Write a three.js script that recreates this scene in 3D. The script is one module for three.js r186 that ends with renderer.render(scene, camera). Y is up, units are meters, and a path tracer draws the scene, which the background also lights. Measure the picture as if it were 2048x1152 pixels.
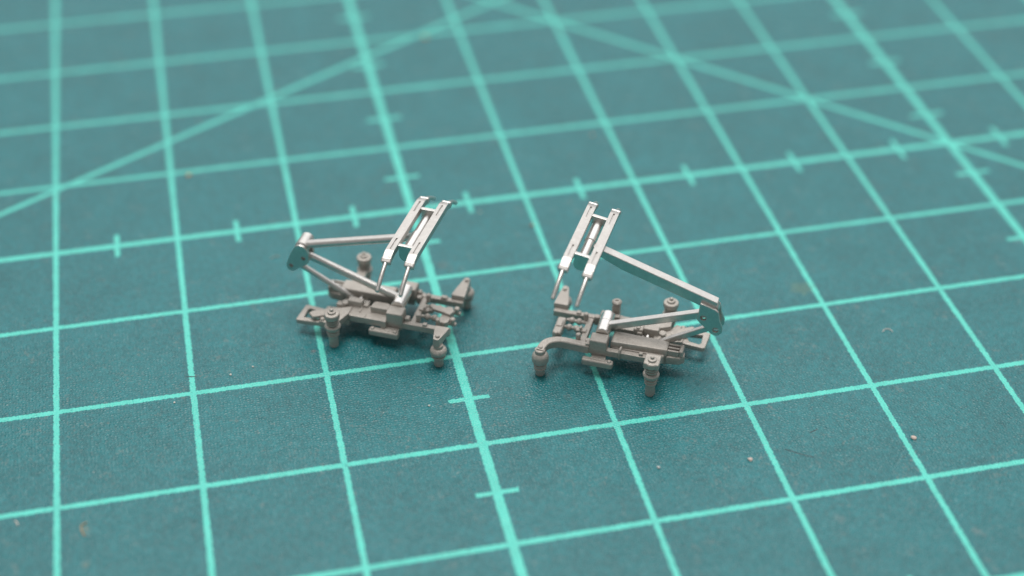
import * as THREE from 'three';
import { RoundedBoxGeometry } from 'three/addons/geometries/RoundedBoxGeometry.js';
import { mergeGeometries } from 'three/addons/utils/BufferGeometryUtils.js';
import { RectAreaLightUniformsLib } from 'three/addons/lights/RectAreaLightUniformsLib.js';

// ---------------------------------------------------------------- camera, light, exposure
// Everything below is modelled in millimetres and scaled to metres. The mat's printed grid is 10 mm; its bold crossing is the origin.
const MM = 0.001, CAM = [-16.8434, 80.9398, 113.4586], FWD = [0.17448, -0.6163, -0.76794];
const scene = new THREE.Scene();
const renderer = new THREE.WebGLRenderer({ antialias: true });
renderer.toneMapping = THREE.LinearToneMapping;
renderer.toneMappingExposure = 1.0;
renderer.shadowMap.enabled = true;
const camera = new THREE.PerspectiveCamera(20.175, 16 / 9, 0.01, 20);
{
  const f = new THREE.Vector3(...FWD).normalize(), r = new THREE.Vector3(0.97592, 0.00456, 0.21807);
  r.addScaledVector(f, -r.dot(f)).normalize();
  const u = new THREE.Vector3().crossVectors(r, f);
  camera.quaternion.setFromRotationMatrix(new THREE.Matrix4().makeBasis(r, u, f.clone().negate()));
  camera.position.set(...CAM).multiplyScalar(MM);
  camera.focus = 0.1205;                       // metres to the plane in focus
  camera.userData.fStop = 55.3 / 3.8;          // a 3.8 mm wide phone lens
}
scene.background = new THREE.Color().setRGB(0.31, 0.31, 0.305);       // the room's dim, even light
RectAreaLightUniformsLib.init();
function panel(name, color, nits, w, h, at) {
  const l = new THREE.RectAreaLight(new THREE.Color().setRGB(...color), nits, w, h);
  l.name = name; l.position.set(...at); l.lookAt(0.005, 0, 0.012);
  scene.add(l);
}
panel('ceiling_lamp', [1.0, 0.965, 0.93], 9.6, 0.9, 0.65, [0.0, 1.35, -0.2]);         // soft lamp above the desk
panel('window', [0.97, 0.985, 1.0], 1.06, 3.3, 1.8, [0.52, 1.25, -1.6]);            // pale window beyond the mat, mirrored in its sheen

// ---------------------------------------------------------------- helpers
let seed = 7;
const rnd = () => { seed = (seed * 1664525 + 1013904223) >>> 0; return seed / 4294967296; };
const hash = (x, y, s) => { let h = (Math.imul(x, 374761393) + Math.imul(y, 668265263) + Math.imul(s, 974634541)) | 0; h = Math.imul(h ^ (h >>> 13), 1274126177); return ((h ^ (h >>> 16)) >>> 0) / 4294967296; };
function noise(x, y, s, period = 0) {           // value noise, 0..1, tiled when a period is given
  const xi = Math.floor(x), yi = Math.floor(y); let fx = x - xi, fy = y - yi;
  fx = fx * fx * (3 - 2 * fx); fy = fy * fy * (3 - 2 * fy);
  const m = v => period ? ((v % period) + period) % period : v;
  const a = hash(m(xi), m(yi), s), b = hash(m(xi + 1), m(yi), s), c = hash(m(xi), m(yi + 1), s), d = hash(m(xi + 1), m(yi + 1), s);
  return a + (b - a) * fx + (c - a) * fy + (a - b - c + d) * fx * fy;
}
const used = {};
function numbered(name) { const n = used[name] = (used[name] ?? -1) + 1; return n ? `${name}_${String(n).padStart(3, '0')}` : name; }
function tag(o, label, category, group, kind) { if (label) o.userData.label = label; if (category) o.userData.category = category; if (group) o.userData.group = group; if (kind) o.userData.kind = kind; return o; }
function boxUV(g) {                             // uv in metres from each face's main direction
  if (g.index) g = g.toNonIndexed();
  const p = g.attributes.position, uv = new Float32Array(p.count * 2), a = new THREE.Vector3(), b = new THREE.Vector3(), c = new THREE.Vector3();
  for (let i = 0; i < p.count; i += 3) {
    a.fromBufferAttribute(p, i); b.fromBufferAttribute(p, i + 1); c.fromBufferAttribute(p, i + 2);
    const n = b.clone().sub(a).cross(c.clone().sub(a)), ax = Math.abs(n.x), ay = Math.abs(n.y), az = Math.abs(n.z);
    [a, b, c].forEach((v, k) => { uv[2 * (i + k)] = ay >= ax && ay >= az ? v.x : ax >= az ? v.z : v.x; uv[2 * (i + k) + 1] = ay >= ax && ay >= az ? v.z : v.y; });
  }
  g.setAttribute('uv', new THREE.BufferAttribute(uv, 2));
  return g;
}
function part(name, geoms, mat, parent) {       // merges shapes given in mm into one mesh
  geoms = [geoms].flat().map(g => { const h = g.index ? g.toNonIndexed() : g.clone(); for (const k of Object.keys(h.attributes)) if (!['position', 'normal'].includes(k)) h.deleteAttribute(k); h.clearGroups(); return h; });
  let g = geoms.length > 1 ? mergeGeometries(geoms) : geoms[0];
  g.scale(MM, MM, MM);
  const m = new THREE.Mesh(boxUV(g), mat);
  m.name = numbered(name); m.castShadow = m.receiveShadow = true;
  (parent ?? scene).add(m);
  return m;
}
function toCreasedNormals(geo, crease) {          // smooth normals within the crease angle, weighted by area so that broad flat faces stay flat
  const g = geo.index ? geo.toNonIndexed() : geo, p = g.attributes.position, n = p.count / 3, F = [], at = new Map(), cos = Math.cos(crease);
  const a = new THREE.Vector3(), b = new THREE.Vector3(), c = new THREE.Vector3(), N = new Float32Array(p.count * 3);
  for (let f = 0; f < n; f++) {
    a.fromBufferAttribute(p, 3 * f); b.fromBufferAttribute(p, 3 * f + 1); c.fromBufferAttribute(p, 3 * f + 2);
    const v = b.clone().sub(a).cross(c.clone().sub(a)), area = v.length(); F.push([v, v.clone().normalize(), area]);
    [a, b, c].forEach(q => { const k = `${Math.round(q.x * 2e4)},${Math.round(q.y * 2e4)},${Math.round(q.z * 2e4)}`; if (!at.has(k)) at.set(k, []); at.get(k).push(f); });
  }
  for (let i = 0; i < p.count; i++) {
    a.fromBufferAttribute(p, i); const me = F[Math.floor(i / 3)], s = new THREE.Vector3();
    for (const f of at.get(`${Math.round(a.x * 2e4)},${Math.round(a.y * 2e4)},${Math.round(a.z * 2e4)}`)) if (F[f][1].dot(me[1]) >= cos) s.add(F[f][0]);
    if (s.lengthSq() < 1e-20) s.copy(me[1]); s.normalize(); N.set([s.x, s.y, s.z], 3 * i);
  }
  g.setAttribute('normal', new THREE.BufferAttribute(N, 3));
  return g;
}
const T = (g, x = 0, y = 0, z = 0) => g.translate(x, y, z);
function box(x0, x1, y0, y1, z0, z1, r = 0.06) { const w = x1 - x0, h = y1 - y0, d = z1 - z0; return T(new RoundedBoxGeometry(w, h, d, 2, Math.min(r, w / 2.01, h / 2.01, d / 2.01)), (x0 + x1) / 2, (y0 + y1) / 2, (z0 + z1) / 2); }
function cyl(r, h, x, y, z, axis = 'y', r2 = r, seg = 24) { const b = Math.min(0.05, r * 0.3, h * 0.3), g = new THREE.LatheGeometry([[0, 0], [r2 - b, 0], [r2, b], [r, h - b], [r - b, h], [0, h]].map(p => new THREE.Vector2(...p)), seg), c = toCreasedNormals(T(g, 0, -h / 2, 0), 0.7); if (axis === 'x') c.rotateZ(-Math.PI / 2); if (axis === 'z') c.rotateX(Math.PI / 2); return T(c, x, y, z); }
const ball = (r, x, y, z, sy = 1) => T(new THREE.SphereGeometry(r, 20, 14).scale(1, sy, 1), x, y, z);
function lathe(pts, x, z, s = 1) { return T(toCreasedNormals(new THREE.LatheGeometry(pts.map(p => new THREE.Vector2(p[0], p[1] * s)), 36), 0.55), x, 0, z); }
function shape(pts, holes = []) { const s = new THREE.Shape(pts.map(p => new THREE.Vector2(...p))); for (const [x, y, r] of holes) { const h = new THREE.Path(); h.absarc(x, y, r, 0, Math.PI * 2, true); s.holes.push(h); } return s; }
function extrude(s, depth, bevel = 0.05, curve = 10) { return toCreasedNormals(T(new THREE.ExtrudeGeometry(s, { depth: depth - 2 * bevel, bevelEnabled: bevel > 0, bevelThickness: bevel, bevelSize: bevel, bevelOffset: -bevel, bevelSegments: 2, curveSegments: curve }), 0, 0, bevel), 0.6); }   // from z = 0 to depth
function plan(pts, y0, y1, bevel = 0.05) { return extrude(shape(pts.map(([x, z]) => [x, -z])), y1 - y0, bevel).rotateX(-Math.PI / 2).translate(0, y0, 0); }  // outline in x, z; from y0 to y1
function tube(pts, r, seg = 24, closedEnds = true) { const c = new THREE.CatmullRomCurve3(pts.map(p => new THREE.Vector3(...p))); const gs = [new THREE.TubeGeometry(c, seg, r, 12)]; if (closedEnds) for (const p of [pts[0], pts[pts.length - 1]]) gs.push(T(new THREE.SphereGeometry(r, 12, 8), ...p)); return gs; }
function along(g, from, to) {                   // turns a shape that runs along +x so that it starts at `from` and runs towards `to` (x, y plane)
  return g.rotateZ(Math.atan2(to[1] - from[1], to[0] - from[0])).translate(from[0], from[1], 0);
}

// ---------------------------------------------------------------- materials
function dataTexture(n, m, f, srgb, ch = 4) {
  const d = new Uint8Array(n * m * 4), o = [0, 0, 0];
  for (let j = 0; j < m; j++) for (let i = 0; i < n; i++) { f(i, j, o); const k = 4 * (j * n + i); d[k] = o[0]; d[k + 1] = o[1]; d[k + 2] = o[2]; d[k + 3] = 255; }
  const t = new THREE.DataTexture(d, n, m, THREE.RGBAFormat);
  t.wrapS = t.wrapT = THREE.RepeatWrapping; t.magFilter = THREE.LinearFilter; t.minFilter = THREE.LinearMipmapLinearFilter; t.generateMipmaps = true;
  if (srgb) t.colorSpace = THREE.SRGBColorSpace;
  t.needsUpdate = true;
  return t;
}
const toS = c => 255 * (c <= 0.0031308 ? 12.92 * c : 1.055 * Math.pow(c, 1 / 2.4) - 0.055);
// cast metal paint: fine grain, 1 tile = 4 mm
const castBump = dataTexture(256, 256, (i, j, o) => { const v = 0.5 * noise(i / 8, j / 8, 3, 32) + 0.3 * noise(i / 4, j / 4, 4, 64) + 0.2 * noise(i / 2, j / 2, 5, 128); o[0] = o[1] = o[2] = 255 * v; });
castBump.repeat.set(1 / 0.004, 1 / 0.004);
const castTint = dataTexture(256, 256, (i, j, o) => { const v = 0.86 + 0.2 * noise(i / 16, j / 16, 13, 16) * noise(i / 4, j / 4, 14, 64) + 0.06 * noise(i / 2, j / 2, 15, 128); o[0] = toS(Math.min(1, v * 1.0)); o[1] = toS(Math.min(1, v * 0.985)); o[2] = toS(Math.min(1, v * 0.965)); }, true);
castTint.repeat.set(1 / 0.005, 1 / 0.005);
const M = {
  cast: new THREE.MeshStandardMaterial({ name: 'grey_cast_paint', color: new THREE.Color().setRGB(0.45, 0.425, 0.395), roughness: 0.5, metalness: 0.25, bumpMap: castBump, bumpScale: 4e-5, map: castTint }),
  steel: new THREE.MeshStandardMaterial({ name: 'silver_metal', color: new THREE.Color().setRGB(0.68, 0.665, 0.65), roughness: 0.37, metalness: 0.96, bumpMap: castBump, bumpScale: 8e-6, map: castTint }),
  satin: new THREE.MeshStandardMaterial({ name: 'satin_metal', color: new THREE.Color().setRGB(0.58, 0.565, 0.55), roughness: 0.46, metalness: 0.92, bumpMap: castBump, bumpScale: 1.2e-5, map: castTint }),
  bright: new THREE.MeshStandardMaterial({ name: 'bright_steel', color: new THREE.Color().setRGB(0.82, 0.79, 0.76), roughness: 0.27, metalness: 1, bumpMap: castBump, bumpScale: 4e-6 }),
};

// ---------------------------------------------------------------- cutting mat
const LINE = [0.09, 0.61, 0.515], BASE = [0.008, 0.145, 0.162];
const stains = [  // x, z (mm), radius, colour, strength: marks seen on the mat
  [29.1, 17.6, 0.95, [0.20, 0.22, 0.07], 0.45], [1.13, 8.38, 0.6, [0.13, 0.10, 0.09], 0.5], [-28.1, 32.4, 0.3, [0.3, 0.22, 0.12], 0.5], [-28.1, 35.8, 0.35, [0.33, 0.25, 0.15], 0.5],
  [-10.63, 17.05, 0.25, [0.25, 0.06, 0.05], 0.6], [-2.09, -2.92, 0.22, [0.01, 0.03, 0.03], 0.8], [22.5, 42.5, 0.5, [0.3, 0.22, 0.2], 0.3], [31.2, 45.6, 0.35, [0.35, 0.25, 0.22], 0.35],
];
const cuts = [[[21.2, 35.2], [22.0, 35.8], [22.9, 36.4]], [[-20.4, 18.0], [-19.7, 18.15]], [[23.6, 33.9], [24.2, 33.7]]];   // knife cuts: x, z
const segDist = (x, z, a, b) => { const dx = b[0] - a[0], dz = b[1] - a[1], t = Math.max(0, Math.min(1, ((x - a[0]) * dx + (z - a[1]) * dz) / (dx * dx + dz * dz))); return Math.hypot(x - a[0] - t * dx, z - a[1] - t * dz); };
function lineAt(x, z) {                          // signed distance to the nearest printed line's edge, in mm (negative inside)
  const gx = Math.round(x / 10), gz = Math.round(z / 10), hx = gx % 5 ? 0.215 : 0.34, hz = gz % 5 ? 0.225 : 0.30;
  let d = Math.min(Math.abs(x - gx * 10) - hx, Math.abs(z - gz * 10) - hz);
  const bx = Math.round(x / 50) * 50, bz = Math.round(z / 50) * 50;                       // ticks half way between the thin lines
  const tz = Math.abs(z - (Math.floor(z / 10) * 10 + 5)), tx = Math.abs(x - (Math.floor(x / 10) * 10 + 5));
  if (tz < 1) d = Math.min(d, Math.max(tz - 0.2, Math.abs(x - bx) - 1.55));
  if (tx < 1) d = Math.min(d, Math.max(tx - 0.2, Math.abs(z - bz) - 1.55));
  d = Math.min(d, Math.abs(x - z - 50) * 0.70711 - 0.24);                                 // 45 degree line
  d = Math.min(d, Math.abs(z + 26.75 + 0.57735 * x) * 0.86603 - 0.24);                    // 30 degree line
  return d;
}
function matTexture(x0, x1, z0, z1, n, m) {
  const W = x1 - x0, H = z1 - z0, px = W / n;
  const t = dataTexture(n, m, (i, j, o) => {
    const x = x0 + (i + 0.5) * W / n, z = z0 + (j + 0.5) * H / m;
    const n1 = noise(x * 4.5, z * 4.5, 21), n2 = noise(x * 10, z * 10, 22), n3 = noise(x * 0.35, z * 0.35, 23), n4 = noise(x * 1.3, z * 1.3, 24);
    let d = lineAt(x, z);
    if (d < 0.3) d += 0.035 * (n1 - 0.5) + 0.12 * (n2 - 0.5);                              // ink creeps over the embossed grain
    const soft = Math.max(0.03, px * 0.7);
    let k = Math.max(0, Math.min(1, 0.5 - d / (2 * soft)));
    if (k > 0) { const pin = noise(x * 7, z * 7, 31) * 0.6 + n2 * 0.4; k *= pin < 0.2 ? 0.62 : 0.965 + 0.03 * n4; }
    const v = 0.86 + 0.16 * n3 + 0.12 * n4 + 0.3 * (n2 - 0.5) + 0.3 * (n1 - 0.5), w = 0.94 + 0.1 * n4;
    let r = BASE[0] * v, g = BASE[1] * v, b = BASE[2] * v;
    const gr = noise(x * 6.3, z * 6.3, 41) * noise(x * 1.1, z * 1.1, 42);                 // pale dust in the grain
    if (gr > 0.56) { const s = Math.min(1, (gr - 0.56) * 7) * 0.35; r += (0.16 - r) * s; g += (0.2 - g) * s; b += (0.19 - b) * s; }
    r += (LINE[0] * w - r) * k; g += (LINE[1] * w - g) * k; b += (LINE[2] * w - b) * k;
    for (const [sx, sz, R, c, a] of stains) { const q = Math.hypot((x - sx), (z - sz)); if (q < R * 1.6) { const s = 0.5 * a * Math.max(0, Math.min(1, 2.2 * (1 - q / R + 0.9 * (n1 - 0.5) + 0.6 * (n2 - 0.5)))); r += (c[0] - r) * s; g += (c[1] - g) * s; b += (c[2] - b) * s; } }
    for (const c of cuts) for (let q = 0; q + 1 < c.length; q++) if (Math.abs(x - c[q][0]) < 2 && Math.abs(z - c[q][1]) < 2 && segDist(x, z, c[q], c[q + 1]) < 0.045 + 0.03 * (n1 - 0.3)) { r = 0.006; g = 0.04; b = 0.048; }
    o[0] = toS(r); o[1] = toS(g); o[2] = toS(b);
  }, true);
  t.wrapS = t.wrapT = THREE.ClampToEdgeWrapping;
  t.repeat.set(1 / (W * MM), 1 / (H * MM)); t.offset.set(-x0 / W, -z0 / H);
  return t;
}
const CELLS = 66;   // embossed pebble grain: 1 tile = 16 mm
const cellAt = []; for (let j = 0; j < CELLS; j++) for (let i = 0; i < CELLS; i++) cellAt.push([i + 0.1 + 0.8 * hash(i, j, 51), j + 0.1 + 0.8 * hash(i, j, 52), hash(i, j, 53)]);
const grain = dataTexture(1024, 1024, (i, j, o) => {
  const x = i / 1024 * CELLS, y = j / 1024 * CELLS, xi = Math.floor(x), yi = Math.floor(y); let f1 = 9, f2 = 9, hh = 0;
  for (let b = -1; b <= 1; b++) for (let a = -1; a <= 1; a++) { const c = cellAt[((yi + b + CELLS) % CELLS) * CELLS + (xi + a + CELLS) % CELLS], dx = x - (c[0] + (xi + a - ((xi + a + CELLS) % CELLS))), dy = y - (c[1] + (yi + b - ((yi + b + CELLS) % CELLS))), d = Math.hypot(dx, dy); if (d < f1) { f2 = f1; f1 = d; hh = c[2]; } else if (d < f2) f2 = d; }
  const v = Math.min(1, (f2 - f1) * 1.25) * (0.55 + 0.45 * hh) * 0.8 + 0.2 * noise(x * 2.5, y * 2.5, 54, CELLS * 2.5);
  o[0] = o[1] = o[2] = 255 * v;
});
grain.repeat.set(1 / 0.016, 1 / 0.016);
{
  const xs = [-130, -40, 4, 48, 170], zs = [-120, -9, 53, 100], cells = [];
  const g = new THREE.BufferGeometry(), P = [], N = [], U = [], I = [[], [], [], []];
  const quad = (mat, pts, n) => { const b = P.length / 3; for (const p of pts) { P.push(p[0] * MM, p[1] * MM, p[2] * MM); N.push(...n); U.push(p[0] * MM, p[2] * MM + (n[1] ? 0 : p[1] * MM)); } I[mat].push(b, b + 1, b + 2, b, b + 2, b + 3); };
  for (let i = 0; i < 4; i++) for (let j = 0; j < 3; j++) quad(j === 1 && i === 1 ? 0 : j === 1 && i === 2 ? 1 : 2, [[xs[i], 0, zs[j]], [xs[i], 0, zs[j + 1]], [xs[i + 1], 0, zs[j + 1]], [xs[i + 1], 0, zs[j]]], [0, 1, 0]);
  const X0 = -130, X1 = 170, Z0 = -120, Z1 = 100, D = -3;
  quad(3, [[X0, 0, Z1], [X0, D, Z1], [X1, D, Z1], [X1, 0, Z1]], [0, 0, 1]); quad(3, [[X1, 0, Z0], [X1, D, Z0], [X0, D, Z0], [X0, 0, Z0]], [0, 0, -1]);
  quad(3, [[X0, 0, Z0], [X0, D, Z0], [X0, D, Z1], [X0, 0, Z1]], [-1, 0, 0]); quad(3, [[X1, 0, Z1], [X1, D, Z1], [X1, D, Z0], [X1, 0, Z0]], [1, 0, 0]); quad(3, [[X0, D, Z1], [X0, D, Z0], [X1, D, Z0], [X1, D, Z1]], [0, -1, 0]);
  g.setAttribute('position', new THREE.Float32BufferAttribute(P, 3)); g.setAttribute('normal', new THREE.Float32BufferAttribute(N, 3)); g.setAttribute('uv', new THREE.Float32BufferAttribute(U, 2));
  g.setIndex(I.flat()); let s = 0; I.forEach((q, k) => { g.addGroup(s, q.length, k); s += q.length; });
  const mk = map => new THREE.MeshStandardMaterial({ name: 'printed_vinyl', map, roughness: 0.36, metalness: 0, bumpMap: grain, bumpScale: 4.8e-5 });
  const mat = new THREE.Mesh(g, [mk(matTexture(-40, 4, -9, 53, 2048, 2048)), mk(matTexture(4, 48, -9, 53, 2048, 2048)), mk(matTexture(-130, 170, -120, 100, 2048, 1600)), new THREE.MeshStandardMaterial({ name: 'vinyl_edge', color: new THREE.Color().setRGB(...BASE), roughness: 0.6 })]);
  mat.name = numbered('cutting_mat'); mat.receiveShadow = mat.castShadow = true;
  tag(mat, 'teal green cutting mat printed with a mint centimetre grid and slanting guide lines', 'cutting mat', null, 'structure');
  scene.add(mat);
}

// ---------------------------------------------------------------- pantographs
const TALL = [[0, 0], [0.34, 0], [0.36, 0.05], [0.37, 0.9], [0.4, 0.97], [0.46, 1.05], [0.46, 1.13], [0.37, 1.19], [0.42, 1.26], [0.5, 1.33], [0.5, 1.42], [0.38, 1.48], [0.52, 1.6], [0.61, 1.74], [0.62, 1.92], [0.54, 2.02], [0.38, 2.07], [0.38, 2.13], [0.51, 2.18], [0.51, 2.25], [0.37, 2.3], [0.37, 2.35], [0.51, 2.41], [0.51, 2.48], [0.38, 2.53], [0.42, 2.58], [0.57, 2.68], [0.6, 2.8], [0.6, 3.02], [0.55, 3.1], [0.46, 3.13], [0.33, 3.14], [0.31, 3.28], [0.25, 3.31], [0.15, 3.32], [0.14, 3.46], [0.1, 3.5], [0, 3.51]];
const DOME = [[0, 0], [0.34, 0], [0.36, 0.05], [0.37, 0.5], [0.46, 0.56], [0.47, 0.66], [0.37, 0.73], [0.4, 0.82], [0.51, 0.9], [0.51, 1.0], [0.39, 1.07], [0.42, 1.14], [0.58, 1.22], [0.64, 1.36], [0.64, 1.72], [0.58, 1.92], [0.46, 2.06], [0, 2.1]];
const BALL = [[0, 0], [0.34, 0], [0.36, 0.05], [0.37, 0.72], [0.5, 0.78], [0.55, 0.86], [0.54, 0.95], [0.38, 0.99], [0.38, 1.04], [0.57, 1.12], [0.64, 1.25], [0.65, 1.42], [0.6, 1.57], [0.48, 1.68], [0.37, 1.71], [0.36, 1.95], [0, 1.95]];

function armSection(L, w, slab, webA, webB, web = 0.3) {  // L-profile arm along +x from 0 to L: a slab on top and a web under its -z edge, webA deep at the start, webB at the end
  const top = box(0, L, -slab, 0, -w / 2, w / 2, slab > 0.4 ? 0.27 : 0.07);
  const side = T(extrude(shape([[0.02, -0.08], [0.02, -webA], [L * 0.72, -webA], [L * 0.9, -(webA * 0.35 + webB * 0.65)], [L - 0.02, -webB], [L - 0.02, -0.08]]), web, 0.04), 0, 0, -w / 2 - 0.002);
  return [top, side];
}

function pantograph(label, at, turn, o) {
  const P = new THREE.Group();
  P.name = numbered('pantograph'); P.position.set(at[0] * MM, 0, at[1] * MM); P.rotation.y = turn;
  tag(P, label, 'pantograph', 'model pantographs standing on the cutting mat');
  scene.add(P);

  // base: two long bars, cross bars, a wide plate on one side, stubs to the insulators
  const base = [];
  base.push(box(-4.55, o.curved ? 1.0 : 4.55, 1.46, 2.0, -2.03, -1.58), box(-3.4, 4.55, 1.46, 2.0, 1.58, 2.03));
  base.push(plan([[-3.55, 0.9], [-3.3, 0.75], [-0.5, 0.75], [-0.5, 2.2], [-0.62, 2.3], [-3.4, 2.3], [-3.55, 2.15]], 1.5, 2.08));
  base.push(box(-2.85, -2.7, 2.05, 2.18, 0.85, 1.75, 0.04));                                     // low rib on the plate
  base.push(box(1.3, 1.78, 1.42, 1.92, -1.62, 1.62), box(1.5, 2.3, 1.62, 2.06, -0.32, 0.12), box(-4.5, -4.0, 1.42, 1.9, -1.6, 1.2));
  base.push(plan([[-4.65, 1.9], [-3.5, 1.3], [-3.5, 2.2], [-3.95, 3.5], [-4.6, 3.5]], 1.65, 2.2), plan([[-4.65, -1.7], [-3.75, -1.7], [-3.95, -3.45], [-4.6, -3.45]], 1.6, 2.25));
  part('base_frame', base, M.cast, P);
  for (const z of [1.28, -1.28]) part('peg', cyl(0.19, 0.72, 1.87, 2.2, z), M.cast, P);
  // brackets over the two ball insulators, rising a little towards their tips
  const lift = g => { const p = g.attributes.position; for (let i = 0; i < p.count; i++) if (p.getY(i) > 2.1) p.setY(i, p.getY(i) + 0.15 * Math.max(0, Math.abs(p.getZ(i)) - 2)); return g; };
  part('end_bracket', [plan([[3.5, 2.02], [4.62, 2.0], [4.62, 2.25], [4.38, 3.95], [4.2, 4.05], [3.9, 3.95], [3.78, 3.5], [3.5, 2.3]], 1.92, 2.42, 0.08), cyl(0.17, 0.2, 4.15, 2.48, 3.6)].map(lift), M.cast, P);
  if (o.curved) {
    const c = new THREE.CatmullRomCurve3([[0.9, 1.78, -1.82], [2.1, 1.86, -1.85], [3.2, 2.02, -2.05], [3.95, 2.14, -2.62], [4.22, 2.16, -3.3], [4.25, 2.14, -3.8]].map(p => new THREE.Vector3(...p)));
    const g = new THREE.ExtrudeGeometry(shape([[-0.3, -0.3], [-0.3, 0.3], [-0.24, 0.36], [0.24, 0.36], [0.3, 0.3], [0.3, -0.3]]), { steps: 40, extrudePath: c, bevelEnabled: false });
    part('end_bracket', [toCreasedNormals(g, 0.7), cyl(0.4, 0.5, 4.25, 2.16, -3.67), cyl(0.17, 0.2, 4.25, 2.5, -3.55)], M.cast, P);
  } else part('end_bracket', [plan([[3.55, -1.9], [4.62, -1.9], [4.62, -2.3], [4.5, -3.9], [4.3, -4.02], [4.02, -3.9], [3.55, -2.2]], 1.92, 2.42, 0.08), cyl(0.17, 0.2, 4.28, 2.48, -3.65)].map(lift), M.cast, P);
  // insulators
  for (const z of [3.67, -3.67]) { part('insulator', lathe(TALL, -4.28, z, z < 0 ? 1.05 : 1.02), M.cast, P); part('insulator', lathe(o.curved && z < 0 ? DOME : BALL, 4.22, z), M.cast, P); }
  if (o.pad) part('mounting_pad', [box(-4.86, -3.7, 2.72, 3.28, -4.12, -2.95, 0.1), T(box(-4.8, -3.75, -0.25, 0.25, -0.8, 0.8, 0.08).rotateX(0.75), 0, 2.45, -2.5)], M.cast, P);
  // bearing blocks and step lugs
  for (const s of [1, -1]) {
    const bl = [box(-0.5, 0.84, 1.85, s > 0 && o.post ? 2.5 : 2.86, s > 0 ? 1.1 : -2.16, s > 0 ? 2.16 : -1.1, 0.12), box(-0.4, 0.7, 1.2, 1.9, s > 0 ? 1.2 : -2.0, s > 0 ? 2.0 : -1.2, 0.1)];
    if (s > 0 && o.post) bl.push(box(-0.75, 0.75, 2.4, 2.72, 1.25, 1.7, 0.1), box(-0.62, 0.0, 1.9, 3.22, 1.85, 2.4, 0.1));
    part('bearing_block', bl, M.cast, P);
    if (s > 0 && o.post) part('post_cap', [lathe([[0, 3.2], [0.22, 3.2], [0.22, 3.32], [0.37, 3.38], [0.38, 3.55], [0.26, 3.63], [0.13, 3.63], [0.13, 3.55], [0, 3.55]], -0.32, 2.12)], M.cast, P);
    const x0 = s > 0 ? -1.75 : -1.15, z = s * 2.55;
    const lug = part('step_lug', [box(x0, x0 + 2.4, 0.85, 1.42, z - 0.26, z + 0.26, 0.14), plan([[-0.4, s * 1.5], [0.5, s * 1.5], [0.62, s * 2.6], [-0.55, s * 2.6]].slice().sort(() => 0), 1.05, 1.46)], M.cast, P);
    for (const x of s > 0 || !o.curved ? [x0 + 0.28, x0 + 2.1] : [x0 + 0.3]) part('bolt', ball(0.17, x, 1.43, z, 0.8), M.cast, lug);
  }
  // boxes on the plate
  if (o.box) part('terminal_box', [plan([[-1.95, 1.5], [-1.9, 0.85], [-1.75, 0.7], [-0.7, 0.7], [-0.55, 0.85], [-0.5, 1.5]], 2.06, 2.62, 0.07)], M.cast, P);
  if (o.post) part('latch_block', [box(-2.75, -2.0, 1.9, 2.5, 0.5, 1.25, 0.1), box(-2.5, -2.2, 2.4, 2.62, 0.55, 1.2, 0.06)], M.cast, P);
  part('hinge_block', [box(-3.95, -2.75, 1.7, 2.62, 0.62, 1.2, 0.1), box(-2.72, -2.3, 1.8, 2.3, 0.35, 1.1, 0.1), box(-3.9, -3.3, 1.3, 1.9, -0.1, 0.7, 0.1)], M.cast, P);
  part('hinge_clip', [box(-3.3, -3.08, 1.6, 2.3, -0.34, 0.4, 0.05), box(-2.92, -2.72, 1.5, 2.12, -0.34, 0.4, 0.05), box(-3.3, -2.72, 1.45, 1.66, -0.3, 0.36, 0.05), cyl(0.2, 0.9, -3.2, 1.62, 0.05, 'z')], M.bright, P);
  // spring housing with its slotted end
  const sp = part('spring_housing', [plan([[-5.0, -0.1], [-0.7, -0.02], [-0.66, -0.1], [-0.66, -1.4], [-0.72, -1.45], [-5.0, -1.3]], 1.0, o.curved ? 2.5 : 2.66, 0.2), box(-4.8, -0.8, 1.2, 2.0, -1.5, -0.3, 0.1)], M.cast, P);
  part('slotted_end', [plan([[-4.95, -0.12], [-5.9, -0.2], [-6.25, -0.5], [-6.3, -0.95], [-5.95, -1.3], [-4.95, -1.42]], 1.2, 1.92, 0.12), box(-6.15, -5.85, 1.9, 2.45, -1.2, -0.25, 0.1)], M.cast, sp);
  for (const z of [-1.15, -0.78, -0.4]) part('rib', box(-5.85, -4.98, 1.9, 2.42, z - 0.09, z + 0.09, 0.05), M.cast, sp);
  if (o.hook) part('wire_hook', tube([[-1.5, 1.5, -2.08], [-1.5, 2.02, -2.1], [-1.52, 2.25, -1.95], [-1.55, 2.3, -1.7]], 0.09, 16), M.cast, P);
  // handle loop and latch beside it
  const lp = shape([[-7.62, -2.95], [-7.5, -3.05], [-5.4, -2.9], [-5.4, -1.25], [-7.3, -1.05], [-7.5, -1.15]]), hole = new THREE.Path([[-7.1, -2.6], [-5.95, -2.5], [-5.95, -2.05], [-6.2, -1.6], [-7.0, -1.45], [-7.12, -1.6]].map(p => new THREE.Vector2(...p)));
  lp.holes.push(hole);
  part('handle_loop', extrude(lp, 0.42, 0.07).rotateX(-Math.PI / 2).translate(0, 0.92, 0), M.cast, P);
  const latch = part('latch', [plan([[-5.75, 1.1], [-4.7, 0.9], [-3.5, 1.1], [-3.5, 2.2], [-4.6, 2.4], [-4.9, 3.05], [-5.7, 3.0]], 0.95, 1.55, 0.08), plan([[-6.7, 2.5], [-6.5, 2.2], [-4.6, 1.1], [-3.6, 0.9], [-3.5, 1.3], [-6.2, 2.9]], 1.5, 1.8, 0.08), box(-4.2, -3.6, 1.5, 2.1, 0.2, 0.9, 0.1)], M.cast, P);
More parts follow.
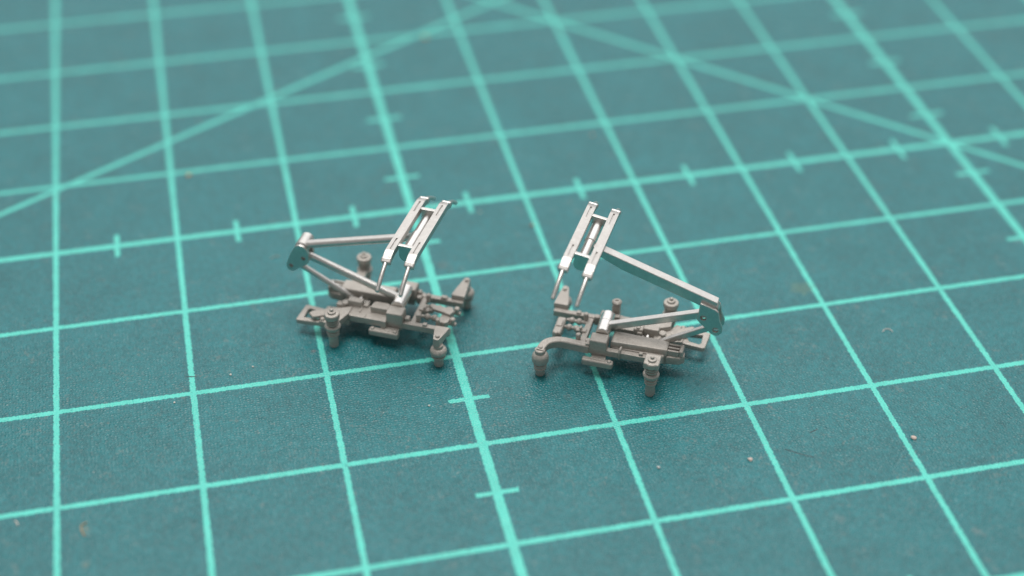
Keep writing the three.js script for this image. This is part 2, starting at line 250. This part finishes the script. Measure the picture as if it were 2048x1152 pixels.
  for (const [x, y, z] of [[-5.45, 1.58, 1.35], [-5.35, 1.62, 2.1], [-5.5, 1.58, 2.75], [-4.85, 1.66, 1.7]]) part('bolt', ball(0.2, x, y, z, 0.8), M.cast, latch);
  part('latch_tab', [cyl(0.3, 0.5, -4.2, 2.0, 0.95), box(-4.9, -4.2, 1.75, 2.1, 0.75, 1.25, 0.1)], M.cast, latch);
  // air valve between the bars
  const vb = part('valve_body', o.curved
    ? [box(3.3, 3.98, 1.4, 2.16, -1.15, 0.9, 0.17), box(3.42, 3.86, 2.1, 2.26, -0.35, 0.4, 0.1), cyl(0.34, 0.3, 3.62, 1.5, -1.2)]
    : [plan([[3.35, 0.95], [3.35, -0.3], [3.5, -0.95], [3.95, -1.0], [4.2, -0.5], [4.15, 0.9], [3.9, 1.1], [3.5, 1.1]], 1.45, 2.0, 0.12), plan([[2.2, -0.5], [2.6, -0.62], [3.6, -0.5], [4.25, -0.1], [4.1, 0.3], [3.4, 0.12], [2.6, -0.05]], 1.95, 2.25, 0.09), box(2.2, 2.6, 1.6, 2.0, -0.45, -0.1, 0.1)], M.cast, P);
  for (const z of o.curved ? [0.18, 1.05] : [0.5, -0.75]) {
    part('pipe', cyl(0.14, 1.7, 2.5, 1.78, z, 'x'), M.cast, vb);
    for (const x of [2.35, 2.92]) part('pipe_joint', ball(0.27, x, 1.78, z), M.cast, vb);
  }
  const kz = o.curved ? -1.25 : 1.3, kx = o.curved ? 3.62 : 3.4;
  part('valve_knob', [cyl(0.42, 0.3, kx, 1.35, kz, 'y', 0.36), ball(0.32, kx, 1.15, kz), cyl(0.17, 0.9, kx, 1.9, kz - (o.curved ? 0 : 0.1))], M.cast, vb);
  // small fittings cast on the bars
  for (const [x, z, w, d, h] of [[2.55, 1.8, 0.34, 0.34, 0.16], [1.0, -1.8, 0.3, 0.4, 0.3], [3.0, -1.8, 0.5, 0.36, 0.18], [-3.1, -1.8, 0.3, 0.3, 0.2], [-2.2, 2.05, 0.16, 0.4, 0.12]]) if (!(o.curved && z < 0 && x > 1)) part('fitting', box(x - w / 2, x + w / 2, 1.9, 2.02 + h, z - d / 2, z + d / 2, 0.06), M.cast, P);
  for (const [x, z] of o.curved ? [] : [[4.4, 0.6], [4.35, -0.75]]) part('cock', [cyl(0.16, 0.5, x, 1.75, z), ball(0.23, x, 2.05, z, 0.7), box(x - 0.3, x + 0.3, 1.5, 1.72, z - 0.16, z + 0.16, 0.06)], M.cast, vb);
  for (const [x0, x1, y0, y1, z0, z1] of [[0.85, 1.25, 1.5, 2.3, 1.3, 1.75], [0.9, 1.3, 1.5, 2.2, -1.5, -1.1], [-0.9, -0.45, 1.2, 2.1, 1.5, 2.35], [1.85, 2.05, 1.9, 2.3, -0.3, 0.1]]) part('fitting', box(x0, x1, y0, y1, z0, z1, 0.08), M.cast, P);
  // main shaft
  part('main_shaft', [cyl(0.54, 2.4, 0.1, 2.68, o.post ? 0.14 : -0.12, 'z', 0.54, 40), cyl(0.555, 0.3, 0.1, 2.68, 0.35, 'z', 0.555, 40)], M.bright, P);
  part('shaft_pin', cyl(0.07, 0.06, -0.1, 3.13, 0.2), M.steel, P);
  // arms
  const dir = (a, b) => { const l = Math.hypot(b[0] - a[0], b[1] - a[1]); return [(b[0] - a[0]) / l, (b[1] - a[1]) / l, l]; };
  const [e, h1, h2, top, tb] = [o.elbow, o.hole1, o.hole2, o.armStart, o.armEnd];
  { const a = [0.0, 2.72], d = dir(a, h1); part('lower_arm', along(box(0, d[2] + 0.25, -0.28, 0.28, -0.27, 0.27, o.round ? 0.2 : 0.07), a, h1), M.steel, P); }
  { const a = o.linkEnd, d = dir(a, h2); part('link_rod', along(box(0, d[2] + 0.15, -0.22, 0.22, -0.2, 0.2, o.round ? 0.17 : 0.06), a, h2), M.steel, P); }
  { const d = dir(top, tb); part('upper_arm', along(mergeGeometries(armSection(d[2], 0.72, o.round ? 0.55 : 0.3, o.web[0], o.web[1]).map(g => { const h = g.index ? g.toNonIndexed() : g; h.deleteAttribute('uv'); h.clearGroups(); return h; })), top, tb), M.steel, P); }
  // elbow: two drilled cheek plates, a knuckle and pins
  const kn = part('elbow', [cyl(0.56, o.knuckle[3] - o.knuckle[2], o.knuckle[0], o.knuckle[1], (o.knuckle[3] + o.knuckle[2]) / 2, 'z', 0.56, 40)], M.steel, P);
  for (const z of [0.36, -0.64]) part('cheek_plate', T(extrude(shape(e, [[...h1, 0.23], [...h2, 0.23]]), 0.28, 0.05, 24), 0, 0, z), M.steel, kn);
  for (const h of [h1, h2]) part('pivot_pin', cyl(0.22, 0.72, h[0], h[1], 0, 'z'), M.steel, kn);

  // head: a tube carried by the arm, two end yokes, two contact strips with horns
  const H = part('pan_head', [cyl(0.46, 2.4, 0, -0.82, 1.2, 'z', 0.46, 36), cyl(0.4, 2.5, 0, -0.82, -1.2, 'z', 0.4, 36)], M.bright, P);
  H.position.set(o.head[0] * MM, o.head[1] * MM, 0); H.rotation.set(0, o.yaw, o.roll);
  for (const s of [1, -1]) part('head_yoke', T(extrude(shape([[-0.7, -0.06], [-0.7, -0.36], [-0.52, -0.44], [-0.52, -1.0], [-0.4, -1.3], [-0.15, -1.46], [0.15, -1.46], [0.4, -1.3], [0.52, -1.0], [0.52, -0.44], [0.7, -0.36], [0.7, -0.06]]), 0.3, 0.04), 0, 0, s > 0 ? 2.3 : -2.6), M.steel, H);
  for (const s of [1, -1]) {
    const prof = shape([[-3.3, -0.09], [3.3, -0.09], [3.3, 0], [3.55, -0.04], [3.85, -0.17], [4.18, -0.38], [4.15, -0.82], [3.7, -0.62], [3.2, -0.52], [-3.2, -0.52], [-3.7, -0.62], [-4.15, -0.82], [-4.18, -0.38], [-3.85, -0.17], [-3.55, -0.04], [-3.3, 0]]);
    const body = T(extrude(prof, 0.66, 0.03).rotateY(-Math.PI / 2), 0.33 + s * 0.9, 0, 0);
    const face = shape([[-0.33, -3.29], [0.33, -3.29], [0.33, 3.29], [-0.33, 3.29]]);
    for (const [z0, z1] of [[-3.25, -1.85], [1.75, 3.15]]) face.holes.push(new THREE.Path([[-0.065, z0], [0.065, z0], [0.065, z1], [-0.065, z1]].map(p => new THREE.Vector2(...p))));
    const skin = T(extrude(face, 0.11, 0.012).rotateX(-Math.PI / 2), s * 0.9, -0.1, 0);
    const strip = part('contact_strip', [body, skin], M.satin, H);
    for (const q of [1, -1]) {
      strip.add(part('horn_socket', T(box(-0.4, 0.4, -0.2, 0.2, -0.24, 0.24, 0.13).rotateX(q * 0.62), s * 0.9, -0.46, q * 4.1), M.steel, strip));
      part('horn', tube([[s * 0.9, -0.46, q * 4.0], [s * 0.9, -0.72, q * 4.6], [s * 0.9, -1.2, q * 5.4], [s * 0.9, -1.74, q * 6.1]], 0.165, 20), M.steel, strip);
    }
  }
  return P;
}
const A = 28.1 * Math.PI / 180;
pantograph('silver pantograph with its arm folded to the left over the bold grid line', [-3.455, 15.435], -A, {
  box: true, round: true,
  elbow: [[-8.32, 6.35], [-8.15, 6.58], [-7.85, 6.7], [-7.55, 6.62], [-7.32, 6.4], [-7.15, 6.0], [-7.12, 5.5], [-7.25, 5.05], [-7.5, 4.8], [-7.85, 4.65], [-8.3, 4.22], [-8.6, 4.06], [-8.9, 4.12], [-9.08, 4.4], [-9.06, 4.75], [-8.7, 5.65]],
  hole1: [-7.6, 5.5], hole2: [-8.66, 4.62], linkEnd: [-3.3, 1.62], knuckle: [-7.8, 6.22, -1.1, 0.36], armStart: [-7.75, 6.66], armEnd: [1.6, 9.25], web: [0.6, 0.5],
  head: [1.6, 9.94], yaw: -0.034, roll: 0,
});
pantograph('silver pantograph with its arm folded to the right and its contact head raised higher', [11.30, 22.09], Math.PI - A, {
  curved: true, pad: true, post: true, hook: true, round: false,
  elbow: [[-7.0, 6.45], [-7.05, 6.9], [-7.3, 6.85], [-8.2, 6.52], [-8.42, 6.3], [-8.55, 5.6], [-8.82, 4.95], [-8.82, 4.5], [-8.6, 4.2], [-8.3, 4.12], [-8.0, 4.25], [-7.72, 4.55], [-7.15, 5.05], [-6.9, 5.35]],
  hole1: [-7.35, 5.62], hole2: [-8.33, 4.68], linkEnd: [-3.5, 1.6], knuckle: [-7.85, 6.3, -0.35, 0.36], armStart: [-8.3, 6.98], armEnd: [1.5, 10.36], web: [0.88, 0.48],
  head: [1.45, 11.03], yaw: -0.03, roll: 0.155,
});

// ---------------------------------------------------------------- crumbs and fibres on the mat
function crumb(label, x, z, r, rgb, sy = 0.7) {
  r *= 0.7; rgb = rgb.map(c => c * 0.85);
  const g = new THREE.IcosahedronGeometry(r, 2), p = g.attributes.position, s = Math.floor(rnd() * 1000);
  for (let i = 0; i < p.count; i++) { const a = p.getX(i) / r, b = p.getY(i) / r, c = p.getZ(i) / r, k = 0.72 + 0.55 * noise(a * 1.6 + 7, b * 1.6 + c * 1.9 + 7, s); p.setXYZ(i, p.getX(i) * k * 1.2, p.getY(i) * k * sy, p.getZ(i) * k); }
  g.rotateY(rnd() * 6); g.computeVertexNormals(); g.translate(0, r * sy * 0.8, 0);
  const m = part('crumb', g, new THREE.MeshStandardMaterial({ name: 'crumb', color: new THREE.Color().setRGB(...rgb), roughness: 0.85, bumpMap: castBump, bumpScale: 1e-5 }));
  m.position.set(x * MM, 0, z * MM);
  return tag(m, label, 'crumb');
}
crumb('pinkish crumb touching the thin grid line at the right of the mat', 30.7, 36.1, 0.23, [0.74, 0.6, 0.53]);
crumb('pale pink crumb inside the grid square at the lower right, left of a thin line', 18.35, 35.69, 0.2, [0.74, 0.61, 0.55]);
crumb('round white grain inside the grid square below the right pantograph', 11.72, 35.07, 0.14, [0.7, 0.7, 0.68], 0.9);
crumb('tan crumb on the far mat above the right pantograph', 18.29, -8.02, 0.22, [0.5, 0.32, 0.24]);
crumb('orange crumb beside a thin line on the far left of the mat', -18.49, -9.34, 0.27, [0.55, 0.32, 0.14], 0.4);
crumb('orange crumb beside the slanting guide line near the top edge', 6.42, -29.25, 0.3, [0.6, 0.3, 0.1], 0.5);
crumb('brown crumb beside the thin line left of the raised contact head', 9.61, 4.59, 0.2, [0.42, 0.25, 0.16]);
crumb('tiny white crumb left of the left pantograph, nearer of two', -17.12, 18.52, 0.11, [0.7, 0.68, 0.62]);
crumb('tiny white crumb left of the left pantograph, farther of two', -15.37, 17.95, 0.1, [0.7, 0.66, 0.6]);
crumb('tiny white crumb under the thin row line at the left', -21.45, 20.8, 0.11, [0.7, 0.69, 0.64]);
crumb('tiny grey crumb beside the bold line below the left pantograph', -3.04, 25.16, 0.12, [0.62, 0.66, 0.62]);
crumb('tiny beige crumb right of the left pantograph head by a tick', 5.68, 1.71, 0.13, [0.6, 0.5, 0.4]);
function fibre(label, pts, r, rgb) {
  const m = part('fibre', tube(pts.map(([x, z]) => [x, r * 1.02, z]), r, 24), new THREE.MeshStandardMaterial({ name: 'fibre', color: new THREE.Color().setRGB(...rgb), roughness: 0.7 }));
  return tag(m, label, 'fibre');
}
fibre('curled pale fibre lying in a grid square at the right', [[33.3, 24.25], [33.6, 24.0], [33.95, 24.1], [34.05, 24.4]], 0.035, [0.6, 0.55, 0.52]);
fibre('short white fibre in the lower left corner of the mat', [[-32.75, 30.65], [-32.65, 30.85], [-32.58, 31.1]], 0.045, [0.65, 0.6, 0.55]);
fibre('tan kinked fibre under the thin row line at the lower left', [[-28.0, 31.85], [-28.35, 32.05], [-28.32, 32.6], [-28.15, 33.1]], 0.045, [0.38, 0.26, 0.14]);
fibre('short grey fibre left of the left pantograph elbow', [[-12.6, 4.5], [-12.2, 4.3], [-11.9, 4.4]], 0.04, [0.4, 0.42, 0.38]);

scene.traverse(o => { if (o.isMesh) o.castShadow = o.receiveShadow = true; });
renderer.render(scene, camera);
